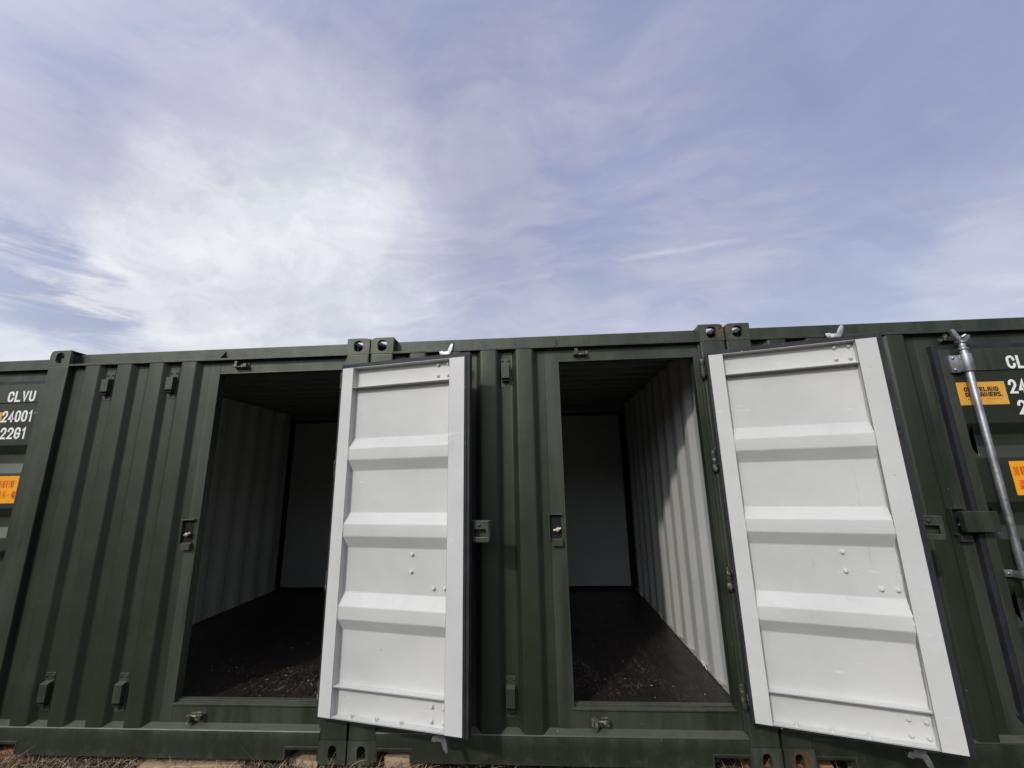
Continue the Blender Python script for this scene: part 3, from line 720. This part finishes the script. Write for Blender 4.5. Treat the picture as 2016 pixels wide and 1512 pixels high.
        k = MB(); k.box(.02, W - .02, yb + .010, yb + .029, 2.436, 2.461); k.box(.02, W - .02, yb + .010, yb + .029, zf + .001, zf + .034)
        k.box(.02, .184, yb + .010, yb + .029, zf + .035, 2.435); k.box(W - .187, W - .03, yb + .010, yb + .029, zf + .035, 2.435); k.box(1.2125, 1.2255, yb + .008, yb + .027, zf + .035, 2.435)
        k.build('gasket', M['dark'], o)
    if interior:
        for s in (0, 1):
            for yr in (.657, 1.75, 2.6):
                k = MB(); xw = .143 if s == 0 else W - .143; sg = 1 if s == 0 else -1; pts = []
                for i in range(9):
                    t_ = math.pi * i / 8; pts.append((xw + sg * (.004 + .020 * math.sin(t_)), yr + .030 * math.cos(t_), zf + .012 + .045 * math.sin(t_) ** .7))
                for p_, q_ in zip(pts, pts[1:]): k.tube(p_, q_, .0045, n=8)
                k.build('lashing_ring', M['white'], c, smooth=True)
    px = PINX + dxd
    leaf = door_leaf(c, None, angle, rod_s, cs, True, furniture, px)
    if letters is not None: lettering(leaf, px, letters, -.020 if letters else 0)
    return c

X_A, X_B, X_C = 0.0, W + .0099, 2 * W + .0199
container(X_A, 0, 0, 'open green container with unlit dark inside and four vents on its corrugated end', angle=R(168.3))
container(X_B, 0, 0, 'green container whose sunlit inside wall and back are seen through its open door', dxr=-.012, dxd=.004, angle=R(163.2))
container(X_C, 0, 0, 'green container at the right with closed door, silver lock rod and amber sticker', dxr=-.022, dxd=-.035, rod_s=.775, letters=0.0, furniture=True)
container(-W - .03, .23, .05, 'set back green container at the left edge, its white numbers half hidden', rod_s=.77, letters=.205, cs=.2, furniture=True)

# ------------------------------------------------------------------ ground, timbers, straw, gravel
GZ = -.045
m = MB(); n = 44
def gz(x, y): return GZ + .012 * math.sin(x * 5.1 + y * 3) * math.sin(y * 6.3 - x * 1.7) + random.uniform(-.005, .005)
xs = [-300, -60, -15] + [-4 + i * .25 for i in range(53)] + [20, 60, 300]; ys = [-300, -60, -12] + [-4 + i * .25 for i in range(21)] + [1.5, 2.5, 4, 12, 60, 300]
vs = [(x, y, gz(x, y)) for y in ys for x in xs]; nx = len(xs)
m.add(vs, [(j * nx + i, j * nx + i + 1, (j + 1) * nx + i + 1, (j + 1) * nx + i) for j in range(len(ys) - 1) for i in range(nx - 1)])
g = m.build('ground', M['ground'], smooth=True); g['kind'] = 'structure'

def timber_block(x, y, ln, wd, ht, rz, mt, label, top=-.001):
    b = MB(); b.box(-ln / 2, ln / 2, -wd / 2, wd / 2, 0, ht)
    o = b.build('timber_block', M[mt], bevel=.006)
    for v in o.data.vertices: v.co += Vector((random.uniform(-.003, .003), random.uniform(-.003, .003), random.uniform(-.002, .002)))
    o.location = (x, y, top - ht); o.rotation_euler.z = R(rz)
    return tag(o, label, 'timber', 'timber blocks under the containers')
timber_block(.20, .16, .30, .20, .09, 14, 'redtimber', 'reddish timber block in the fork pocket at the far left')
timber_block(1.50, .08, .62, .17, .06, 4, 'timber', 'long pale timber board under the container with the unlit inside', -.020)
timber_block(2.19, .20, .20, .30, .09, -12, 'timber', 'brown timber under the fork pocket left of the paired corner castings', -.006)
timber_block(2.76, .20, .17, .34, .11, -8, 'timber', 'thick cut timber end in the fork pocket right of the paired corner castings', .022)
timber_block(4.86, .22, .28, .30, .09, 6, 'redtimber', 'reddish timber under the corner castings below the right open door', .0)
timber_block(5.10, .24, .26, .26, .07, -15, 'redtimber', 'crumbling reddish timber in the fork pocket under the right open door', -.004)

# loose gravel
m = MB()
for i in range(2600):
    x = random.uniform(-1.2, 6.6); y = random.uniform(-.25, .55) if random.random() < .8 else random.uniform(-1.5, -.2)
    r = random.choice((.005, .007, .009, .012)) * random.uniform(.7, 1.4)
    base = len(m.v); c = Vector((x, y, GZ + r * .35))
    ps = [c + Vector((math.cos(t) * r * random.uniform(.7, 1.1), math.sin(t) * r * random.uniform(.7, 1.1), random.uniform(-.2, .25) * r)) for t in [k * math.pi / 2.5 for k in range(5)]]
    m.add(ps + [c + Vector((0, 0, r * .75)), c - Vector((0, 0, r * .6))], [(k, (k + 1) % 5, 5) for k in range(5)] + [((k + 1) % 5, k, 6) for k in range(5)])
g = m.build('gravel', M['stone']); g['kind'] = 'stuff'

# dry grass and straw
m = MB(); tint = []
def blade(x, y, z, az, ln, rise, wd, t, bend=None):
    bend = random.uniform(-.7, .7) if bend is None else bend
    pts = []; p = Vector((x, y, z)); a = az; el = rise
    for k in range(5):
        pts.append(p.copy()); p = p + Vector((math.cos(a) * math.cos(el), math.sin(a) * math.cos(el), math.sin(el))) * ln / 4
        a += bend * .3; el -= .28 * abs(bend) + .10
    side = Vector((-math.sin(az), math.cos(az), .3)).normalized()
    vs = []
    for k, q in enumerate(pts):
        ww = wd * (1 - k / 4.6); vs += [q - side * ww / 2, q + side * ww / 2]
    m.add(vs, [(2 * k, 2 * k + 1, 2 * k + 3, 2 * k + 2) for k in range(4)]); tint.extend([t] * 4)
def tuft(cx, cy, n, spread, ln, rise=(0.15, 1.1)):
    for i in range(n):
        x = random.gauss(cx, spread); y = min(random.gauss(cy, spread * .5), .16 if random.random() < .9 else .4)
        blade(x, y, GZ + .002, random.uniform(0, 2 * math.pi), ln * random.uniform(.6, 1.8), random.uniform(*rise), random.uniform(.0032, .0080), random.random() ** 1.15)
for cx, nn, sp in ((.35, 200, .12), (.60, 300, .15), (.85, 270, .15), (1.1, 250, .14), (1.34, 110, .10), (1.75, 90, .08), (2.0, 80, .08)):
    tuft(cx, .055, nn, sp, .11, (.05, .9))
for cx, nn, sp in ((2.28, 40, .05), (2.44, 70, .05), (2.55, 80, .05), (2.72, 50, .06), (2.84, 60, .05), (4.75, 40, .05), (4.95, 60, .08), (5.2, 60, .1), (1.9, 60, .1), (4.4, 50, .12), (3.3, 50, .3)):
    tuft(cx, .02, nn, sp, .10, (.3, 1.2))
for k in range(1500):
    blade(random.uniform(-.9, 6.4), random.uniform(-.6, .30), GZ + .003, random.uniform(0, 6.28), random.uniform(.03, .10), random.uniform(0, .35), random.uniform(.0015, .0035), random.random())
for x, y, az, ln, rise in ((2.335, -.012, .45, .16, 1.25), (2.36, -.02, .9, .11, 1.2), (2.55, -.02, 2.4, .12, 1.0), (2.50, -.02, .5, .11, .9), (2.60, -.03, .2, .10, .7), (2.63, -.02, 1.2, .10, 1.1),
                          (2.77, -.02, 1.8, .09, 1.0), (2.86, -.03, .1, .10, .6), (4.80, -.02, 2.0, .07, 1.2), (4.40, -.01, 1.5, .06, 1.2), (1.50, -.01, 1.7, .05, 1.1)):
    blade(x, y, GZ + .01, az, ln, rise, .0032, .85, .25)
o = m.build('dry_grass', M['straw']); o['kind'] = 'stuff'
at = o.data.attributes.new('tint', 'FLOAT', 'FACE')
if len(at.data) == len(tint): at.data.foreach_set('value', tint)
